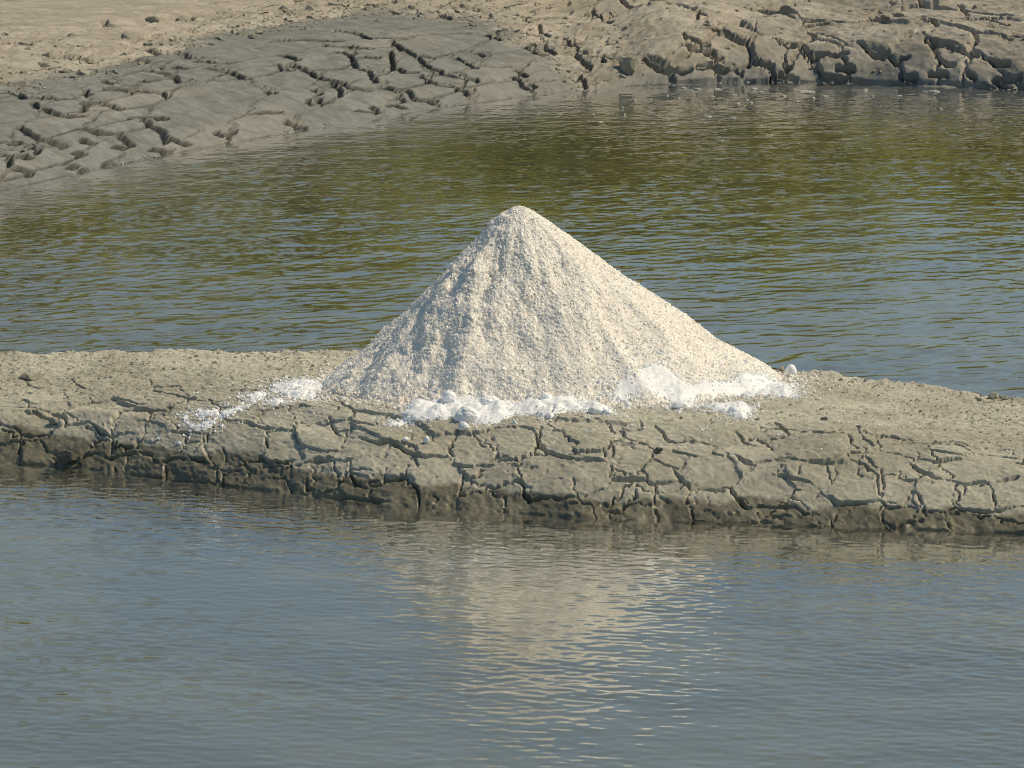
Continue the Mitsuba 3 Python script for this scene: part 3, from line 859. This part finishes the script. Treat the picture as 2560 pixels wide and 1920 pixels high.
def heap_bumps(a, u, x, y):
    """the heap's own lumps, runs and slips, in metres along the normal"""
    cx, cy = np.cos(a), np.sin(a)
    body = sstep(0.03, 0.35, u)
    runs = n2(cx * 2.0 + 9, cy * 2.0 + u * .35, .55, 81, 3) * .036 * sstep(.3, .75, u)
    slips = n2(cx * 1.1 + 4, cy * 1.1 + u * 1.3, .42, 82, 3) * .036 * body
    left = np.exp(-((np.cos(a - 3.75) - 1) / .5) ** 2)
    clods = np.maximum(n2(x, y, .055, 83, 3) - .02, 0) * .021 * (.25 + .8 * left)
    knob = .012 * np.exp(-((x - PILE[0] + .075) / .035) ** 2 - ((y - PILE[1] + .03) / .05) ** 2)
    return knob + runs + slips + clods + n2(x, y, .03, 84, 2) * .005 * (.4 + .6 * left)

ha = np.concatenate([np.linspace(-math.pi - .45, .45, 540), np.linspace(.45, math.pi - .45, 150)[1:]])
hu = np.concatenate([np.linspace(0, .2, 36), np.linspace(.2, 1.16, 190)[1:]])
HA, HU = np.meshgrid(ha, hu)

def heap_point(a, u):
    R = pile_r(a % (2 * np.pi))
    x, y = PILE[0] + R * u * np.cos(a), PILE[1] + R * u * np.sin(a)
    z = pile_z(x, y)
    b = heap_bumps(a, u, x, y)
    return np.stack([x + .55 * b * np.cos(a), y + .55 * b * np.sin(a), z + .8 * b], -1)

HV = heap_point(HA, HU)
v = HV.reshape(-1, 3)
xyz = v * 1.0
tex = (meshkit.fbm(xyz / .009, 2, 91) - .5) * .006 + (meshkit.noise(xyz / .0055, 92) - .5) * .004
f = grid_faces(*HA.shape)[:, ::-1]
nrm = vnormals(v, f)
if nrm[:, 2].mean() < 0:
    f, nrm = f[:, ::-1], -nrm
v = v + nrm * tex[:, None]
nrm = vnormals(v, f)
put('salt_heap', shape_of(v, f, 'coarse_salt', nrm), 'tall cone of coarse cream coloured salt heaped on the clay dyke', 'salt heap')
rng = np.random.default_rng(17)
m = 38000
a = rng.uniform(-math.pi - .4, .4, m)
u = np.sqrt(rng.random(m) * 1.06)
pts = heap_point(a, u)
size = np.clip(rng.lognormal(math.log(.0025), .42, m), .0012, .0085)
cv, cf = crystals(pts - [0, 0, 1] * (.55 * size[:, None]), size, 18)
put('salt_heap__salt_grain', shape_of(cv, cf, 'salt_crystal'), kind='stuff')

def top(x, y):
    """height of the dyke or the heap, whichever is higher"""
    x, y = np.asarray(x, float), np.asarray(y, float)
    a = np.arctan2(y - PILE[1], x - PILE[0])
    u = np.hypot(x - PILE[0], y - PILE[1]) / pile_r(a % (2 * np.pi))
    h = pile_z(x, y) + .8 * heap_bumps(a, u, x, y)
    return np.maximum(surface(x, y), np.where(u < 1.25, h, -1))

# grains that rolled off the heap on to the clay round its foot
m = 2600
a = rng.uniform(-math.pi - .5, .5, m)
u = 1 + np.abs(rng.normal(0, .10, m))
R = pile_r(a % (2 * np.pi))
x, y = PILE[0] + R * u * np.cos(a), PILE[1] + R * u * np.sin(a)
ok = y < dyke_back(x) - .03
pts = np.stack([x, y, top(x, y) + .0012], -1)[ok]
cv, cf = crystals(pts, np.clip(rng.lognormal(math.log(.0033), .35, ok.sum()), .0016, .008), 19)
put('salt_heap__loose_grain', shape_of(cv, cf, 'salt_crystal'), kind='stuff')

# ------------------------------------------------------------------ drifts of white salt
def blob(r, seed, rough=.12, sub=2, squash=(1, 1, 1)):
    b = trimesh.creation.icosphere(subdivisions=sub, radius=1.0)
    n = meshkit.fbm(b.vertices * 1.3 + seed * 7.7, 2, seed) - .5 + .35 * (meshkit.noise(b.vertices * 4.5 + seed, seed) - .5)
    return b.vertices * (1 + 2 * rough * n)[:, None] * r * np.array(squash), b.faces

def joined(pieces):
    vs, fs, at = [], [], 0
    for v, f in pieces:
        vs.append(v)
        fs.append(f + at)
        at += len(v)
    return np.vstack(vs), np.vstack(fs)

def drift(key, outline, height, label, spill=1.0, seed=1, lumpy=1.0, step=.0045):
    P = shapely.Polygon(np.array(outline) / 1000.0).buffer(0)
    x0, y0, x1, y1 = P.buffer(.07).bounds
    sy = step * 1.3
    X, Y = np.meshgrid(np.arange(x0, x1, step), np.arange(y0, y1, sy))
    inside = shapely.contains_xy(P, X.ravel(), Y.ravel()).reshape(X.shape)
    d = ndimage.distance_transform_edt(inside, (sy, step)) - ndimage.distance_transform_edt(~inside, (sy, step))
    d = d + n2(X, Y, .05, seed, 3) * .016 + n2(X, Y, .016, seed + 1, 2) * .005
    rise = 1 - (1 - np.clip(d / .05, 0, 1)) ** 2
    soft = np.maximum(n2(X, Y * .6, .075, seed + 2, 2) + .15, 0) + .6 * np.maximum(n2(X, Y * .7, .034, seed + 3, 1), 0) * lumpy
    h = height * rise * (.5 + 1.1 * soft)
    h = np.maximum(h, 0) + rise * ((meshkit.noise(np.stack([X, Y, X * 0], -1) / .010, seed) - .5) * .006 + .001)
    base = top(X, Y)
    z = np.where(d > 0, base + h, base - .004)
    v = np.stack([X, Y, z], -1).reshape(-1, 3)
    f = grid_faces(*X.shape)
    f = f[(d.ravel()[f] > 0).any(1)]
    used, inv = np.unique(f, return_inverse=True)
    v, f = v[used], inv.reshape(f.shape)
    put(key, shape_of(v, f, 'white_salt', vnormals(v, f)), label, 'salt')
    r = np.random.default_rng(seed)
    area = P.area
    m = int(min(5500, 60 + 18000 * area * spill + 700 * P.length * spill))
    px, py = r.uniform(x0, x1, m * 4), r.uniform(y0, y1, m * 4)
    dd = ndimage.map_coordinates(d, [(py - y0) / sy, (px - x0) / step], order=1, mode='nearest')
    ok = r.random(m * 4) < np.where(dd > .01, .05, np.exp(np.minimum(dd, 0) / (.018 * spill)) * .5)
    px, py, dd = px[ok], py[ok], dd[ok]
    hh = ndimage.map_coordinates(np.where(d > 0, h, 0), [(py - y0) / sy, (px - x0) / step], order=1, mode='nearest')
    cv, cf = crystals(np.stack([px, py, top(px, py) + hh + .001], -1), np.clip(r.lognormal(math.log(.0024), .45, len(px)), .0012, .007), seed + 5)
    put(key + '__salt_grain', shape_of(cv, cf, 'white_salt'), kind='stuff')

drift(numbered('salt_drift'), DRIFT['front'], .029, 'thick white salt drift with rounded lumps along the front foot of the heap', seed=201)
drift(numbered('salt_drift'), DRIFT['right'], .009, 'wide thin white salt drift spread over the right foot of the heap', seed=211, lumpy=.4, spill=1.7)
drift(numbered('salt_drift'), DRIFT['tongue'], .020, 'small white salt ridge just below the wide drift at right', seed=221)
drift(numbered('salt_drift'), DRIFT['leftA'], .012, 'flat white salt patch touching the left foot of the heap', spill=1.4, seed=231)
drift(numbered('salt_drift'), DRIFT['leftB'], .012, 'clumped white salt patch in the middle of the trail left of the heap', spill=1.4, seed=241)
drift(numbered('salt_drift'), DRIFT['leftC'], .010, 'small crumbly white salt patch below the trail left of the heap', spill=.8, seed=251)
drift(numbered('salt_drift'), DRIFT['leftD'], .014, 'small smooth white salt mound by the left front foot of the heap', spill=.8, seed=261)
drift(numbered('salt_drift'), DRIFT['trailB'], .011, 'narrow band of white salt climbing along the left trail', spill=1.3, seed=271)
drift(numbered('salt_drift'), DRIFT['trail'], .011, 'hooked white salt crust at the far left end of the trail', spill=1.2, seed=281)
drift(numbered('salt_drift'), DRIFT['crumb'], .008, 'thin crumbly white salt patch left of the thick front drift', spill=.9, seed=291)

LUMP_LABEL = {
    'a': 'round white salt lump at the upper left of the thick front drift',
    'b': 'largest white salt lump with a grey underside on the front drift',
    'c': 'broad low white salt lump behind the largest one on the front drift',
    'd': 'small white salt knob on the upper edge of the front drift, towards its right end',
    'e': 'rounded white salt lump at the right end of the front drift',
    'f': 'flat white salt lump at the outermost right tip of the front drift',
    'g': 'pointed white salt lump on the clay below the front drift',
    'h': 'low white salt chip on the lip of a long crack',
    'i': 'upright white salt chip alone on a clay plate below the front drift',
    'j': 'round white salt ball on bare clay between the two big drifts',
    'k': 'tiny white salt ball beside the lower edge of the right drift',
    'egg': 'egg shaped white salt lump standing on the far edge of the dyke',
    'l': 'white salt lump on the small ridge below the right drift',
    'm': 'white salt lump bulging from the lower front edge of the right drift'}
for i, (name, mx, my, rx, rz) in enumerate(LUMP):
    x, y = mx / 1000, my / 1000
    rx, rz = rx / 1000, rz / 1000
    if name in 'abc':
        rx, rz = rx * .85, rz * .85
    v, f = blob(1.0, 300 + i, .20 if name != 'egg' else .08, 4 if name in 'abc' else 3, (rx, rx * .9, rz))
    v = v * (1 + .10 * (meshkit.fbm(v / .008 + i, 2, 320 + i)[:, None] - .5) + .05 * (meshkit.noise(v / .003, 330 + i)[:, None] - .5))
    if name == 'g':
        v[:, 0] *= np.clip(1.05 - .55 * v[:, 2] / rz, .3, 2)
    if name == 'egg':
        v[:, 0] = v[:, 0] * np.clip(1.0 - .25 * v[:, 2] / rz, .3, 2)
    v = v + [x, y + rx * .4, float(top(np.array([x]), np.array([y + rx * .4]))[0]) + rz * (.72 if name not in 'abcdeflm' else .5)]
    put(numbered('salt_lump'), shape_of(v, f, 'white_salt', vnormals(v, f)), LUMP_LABEL[name], 'salt lump')

# ------------------------------------------------------------------ clods, stones and flakes
scene['wet_clay'] = {'type': 'twosided', 'bsdf': {'type': 'principled', 'specular': 0.5, 'roughness': 0.45,
    'base_color': mikit.proc(lambda p, n, uv: mix((.085, .075, .052), (.14, .125, .09), tf(p.x * 60, p.y * 60, p.z * 60, 3)))}}
scene['clod_clay'] = {'type': 'twosided', 'bsdf': {'type': 'principled', 'specular': 0.3, 'roughness': 0.9,
    'base_color': mikit.proc(lambda p, n, uv: mix((.27, .25, .195), (.40, .37, .29), tf(p.x * 22, p.y * 22, p.z * 22, 3)))}}

def clod(i, x, y, rx, rz, label, mat, z):
    r = np.random.default_rng(700 + i)
    b = trimesh.creation.icosphere(subdivisions=3)                             # a lump broken along flat faces
    cut = r.normal(size=(15, 3))
    cut /= np.linalg.norm(cut, axis=1, keepdims=True)
    rad = np.min(r.uniform(.62, 1.05, 15)[None] / np.maximum(b.vertices @ cut.T, .25), axis=1)
    v, f = b.vertices * np.minimum(rad, 1.2)[:, None] * .85 * [rx, rx * r.uniform(.7, .95), max(rz, rx * .3)], b.faces
    v = v + (meshkit.fbm(v / max(rx * .35, .01), 2, i)[:, None] - .5) * rx * .28
    v[:, 2] += max(rz, rx * .3) * .45
    put(numbered('clay_clod'), shape_of(v + [x, y + rx * (.2 if 'wet clod' in label else .5), z], f, mat), label, 'clod')

for i, (x, y, rx, rz, label) in enumerate(CLOD):
    near = y < 3
    yy = y + rx * .5
    z = float((surface if near else bank_surface)(np.array([x]), np.array([yy]))[0])
    clod(i, x, y, rx, rz, label, 'wet_clay' if 'wet clod' in label else 'clay_pebble' if 'pebble' in label or 'chip' in label else 'clod_clay', z)
scene['clay_pebble'] = {'type': 'twosided', 'bsdf': {'type': 'principled', 'specular': 0.4, 'roughness': 0.6, 'base_color': {'type': 'rgb', 'value': [.10, .095, .075]}}}
scene['stone_face'] = {'type': 'twosided', 'bsdf': {'type': 'principled', 'specular': 0.4, 'roughness': 0.6, 'base_color': mikit.proc(lambda p, n, uv: mix((.62, .58, .50), (.48, .44, .36), tf(p.x * 90, p.y * 90, p.z * 90, 2)))}}
for i, (x, y, rx, rz, label) in enumerate(PALE):
    v, f = blob(1.0, 790 + i, .12, 2, (rx, rx * .8, rz))
    v = v + [x, y, float(surface(np.array([x]), np.array([y]))[0]) + rz * .6]
    put(numbered('pale_stone'), shape_of(v, f, 'stone_face', vnormals(v, f)), label, 'stone')
for i, (x, y, rx, rz) in enumerate(FLAKE):
    v, f = blob(1.0, 800 + i, .45, 2, (rx * .75, rx * 1.5, .008))
    v[:, 2] = np.where(v[:, 2] < 0, v[:, 2] * .2, v[:, 2])
    put(numbered('salt_flake'), shape_of(v + [x, y, .001], f, 'foam', vnormals(v, f)), 'pale salt flake floating on the water by the far bank', 'salt flake', 'floating salt flakes')

# ------------------------------------------------------------------ dead twigs
def tube(p, r0, r1, sides=5):
    p = np.asarray(p, float)
    n = len(p)
    d = np.gradient(p, axis=0)
    d /= np.linalg.norm(d, axis=1, keepdims=True)
    u = np.cross(d, [.3, .2, .93])
    u /= np.linalg.norm(u, axis=1, keepdims=True)
    w = np.cross(d, u)
    a = np.arange(sides) * 2 * math.pi / sides
    rad = np.linspace(r0, r1, n)[:, None, None]
    v = (p[:, None] + rad * (np.cos(a)[None, :, None] * u[:, None] + np.sin(a)[None, :, None] * w[:, None])).reshape(-1, 3)
    f = []
    for i in range(n - 1):
        for j in range(sides):
            k = (j + 1) % sides
            f += [[i * sides + j, i * sides + k, (i + 1) * sides + k], [i * sides + j, (i + 1) * sides + k, (i + 1) * sides + j]]
    return v, np.array(f)

def twig(x, y, ang, length, r, curl, lift):
    t = np.linspace(0, 1, 6)
    px = x + length * t * math.cos(ang) + curl * np.sin(t * 3) * math.sin(ang)
    py = y + length * t * math.sin(ang) - curl * np.sin(t * 3) * math.cos(ang)
    pz = surface(px, py) + r * .8 + lift * np.sin(t * math.pi)
    return tube(np.stack([px, py, pz], 1), r, r * .5)

rt = np.random.default_rng(41)
tx, ty = [q[:2] for q in CLOD if 'matted' in q[4]][0]
put('dead_twigs', shape_of(*joined([twig(tx + rt.normal(0, .02), ty + rt.normal(.02, .03), rt.uniform(0, 6.28), rt.uniform(.03, .085), .0016, rt.normal(0, .012), rt.uniform(.002, .02)) for _ in range(34)]), 'straw'),
    'tangle of dead twigs lying on the dyke top at far left', 'twigs')
ex, ey = [(q[1] / 1000, q[2] / 1000) for q in LUMP if q[0] == 'egg'][0]
put(numbered('dead_twigs'), shape_of(*joined([twig(ex - .075 + rt.normal(0, .012), ey + .05 + rt.normal(0, .02), rt.uniform(0, 6.28), rt.uniform(.03, .07), .0018, rt.normal(0, .01), rt.uniform(.004, .02)) for _ in range(14)]), 'straw'),
    'few dead twigs between the heap and the egg shaped salt lump', 'twigs')

# ------------------------------------------------------------------ crumbs of clay and salt
rc = np.random.default_rng(51)
m = 7000
x = rc.uniform(-1.62, 1.62, m)
q = dyke_face(x) * .72 + rc.random(m) ** .8 * (dyke_back(x) - dyke_front(x) - dyke_face(x) * .72)
ok = (n2(x, q, .22, 95, 3) + rc.normal(0, .25, m)) > -.12
x, q = x[ok], q[ok]
y = q + dyke_front(x)
cv, cf = crystals(np.stack([x, y, surface(x, y) + .0005], -1), np.clip(rc.lognormal(math.log(.0022), .5, len(x)), .001, .010), 52, flat=.8)
put('dyke__clay_crumb', shape_of(cv, cf, 'clod_clay'), kind='stuff')
m = 700                                                                         # white specks spilt on the clay
x = rc.normal(.15, .55, m)
y = dyke_front(x) + dyke_face(x) * rc.uniform(.5, 1.25, m)
ok = np.abs(x) < 1.5
x, y = x[ok], y[ok]
cv, cf = crystals(np.stack([x, y, surface(x, y) + .0008], -1), np.clip(rc.lognormal(math.log(.0020), .4, len(x)), .001, .005), 53)
put('salt_specks', shape_of(cv, cf, 'white_salt'), 'white salt specks scattered over the clay in front of the heap', 'salt', kind='stuff')
m = 6000
x = rc.uniform(-3.7, 3.7, m)
d = rc.gamma(1.4, 1.3, m)
d = np.where(rf_at(x) > .5, d * .8, np.interp(x, [-4, -2.76, -2.2, -1.7, -.9, -.33, .15, .42, .7, 4], [2.6, 3.1, 3.6, 4.6, 5.0, 3.6, 1.5, .2, 0, 0]) - .5 + d * .7)
ok = (d > .05) & (d < 7) & (rc.random(m) > .75 * rf_at(x))
x, d = x[ok], d[ok]
y = d + shore(x)
cv, cf = crystals(np.stack([x, y, bank_surface(x, y)], -1), np.clip(rc.lognormal(math.log(.0065), .6, len(x)), .003, .035), 54, flat=.8)
put('far_bank__clay_crumb', shape_of(cv, cf, 'clod_clay'), kind='stuff')
m = 800
x = rc.uniform(-3.2, 3.4, m)
d = rc.normal(.0, .05, m) + .04 * np.sin(x * 9)
ok = n2(x, x * 0, .35, 96, 3) > -.15
x, d = x[ok], d[ok]
y = d + shore(x)
cv, cf = crystals(np.stack([x, y, np.maximum(bank_surface(x, y), 0) + .002], -1), np.clip(rc.lognormal(math.log(.0045), .4, len(x)), .002, .012), 55, flat=.5)
put('far_bank__salt_fringe', shape_of(cv, cf, 'foam'), kind='stuff')

# ------------------------------------------------------------------ marsh shrubs beyond the far bank, above the frame: the ponds mirror them
def shrub(i, x, y, w, h, label):
    r = np.random.default_rng(900 + i)
    z0 = float(bank_surface(np.array([x]), np.array([y]))[0]) - .03
    key = numbered('marsh_shrub')
    labels[key] = {'label': label, 'category': 'shrub', 'group': 'shrubs beyond the far bank'}
    stems = []
    for _ in range(9):
        a, k = r.uniform(0, 6.28), r.uniform(.2, .8)
        t = np.linspace(0, 1, 5)[:, None]
        stems.append(tube(np.array([x, y, z0]) + t * [w * .5 * k * math.cos(a), w * .4 * k * math.sin(a), h * r.uniform(.5, .85)] + (t * (1 - t)) * r.normal(0, .1, 3), .02, .006))
    scene[key + '__stem'] = shape_of(*joined(stems), 'bark')
    clumps = 26
    u = r.normal(size=(clumps, 3))
    u /= np.linalg.norm(u, axis=1, keepdims=True)
    c = np.array([x, y, z0 + h * .46]) + u * np.array([w * .5, w * .42, h * .46]) * r.uniform(.35, .95, (clumps, 1))
    m = 2200
    which = r.integers(0, clumps, m)
    p = c[which] + r.normal(0, 1, (m, 3)) * np.array([.16, .16, .15]) * (w / 1.6)
    p[:, 2] = np.maximum(p[:, 2], z0 + .02)
    a, b = r.normal(size=(m, 3)), r.normal(size=(m, 3))
    a /= np.linalg.norm(a, axis=1, keepdims=True)
    b -= (a * b).sum(1, keepdims=True) * a
    b /= np.linalg.norm(b, axis=1, keepdims=True)
    L = r.uniform(.035, .07, (m, 1))
    v = np.stack([p - a * L, p + b * L * .45, p + a * L, p - b * L * .45], 1).reshape(-1, 3)
    f = np.arange(m)[:, None] * 4
    scene[key + '__foliage'] = shape_of(v, np.vstack([f + [0, 1, 2], f + [0, 2, 3]]), 'leaf')

rs = np.random.default_rng(61)
for i in range(30):
    x = -7.2 + 15 * (i % 15) / 14 + rs.uniform(-.3, .3) + (.5 if i >= 15 else 0)
    y = (21.6 if i < 15 else 23.6) + rs.uniform(-.5, .6) + (0 if x > -2 else -.6)
    h = rs.uniform(1.15, 1.85) + .8 * float(sstep(.5, -3.0, x)) - .1 * float(sstep(1.5, 4, x))
    shrub(i, x, y, rs.uniform(1.5, 2.1), h, 'yellow green marsh shrub growing beyond the far bank')
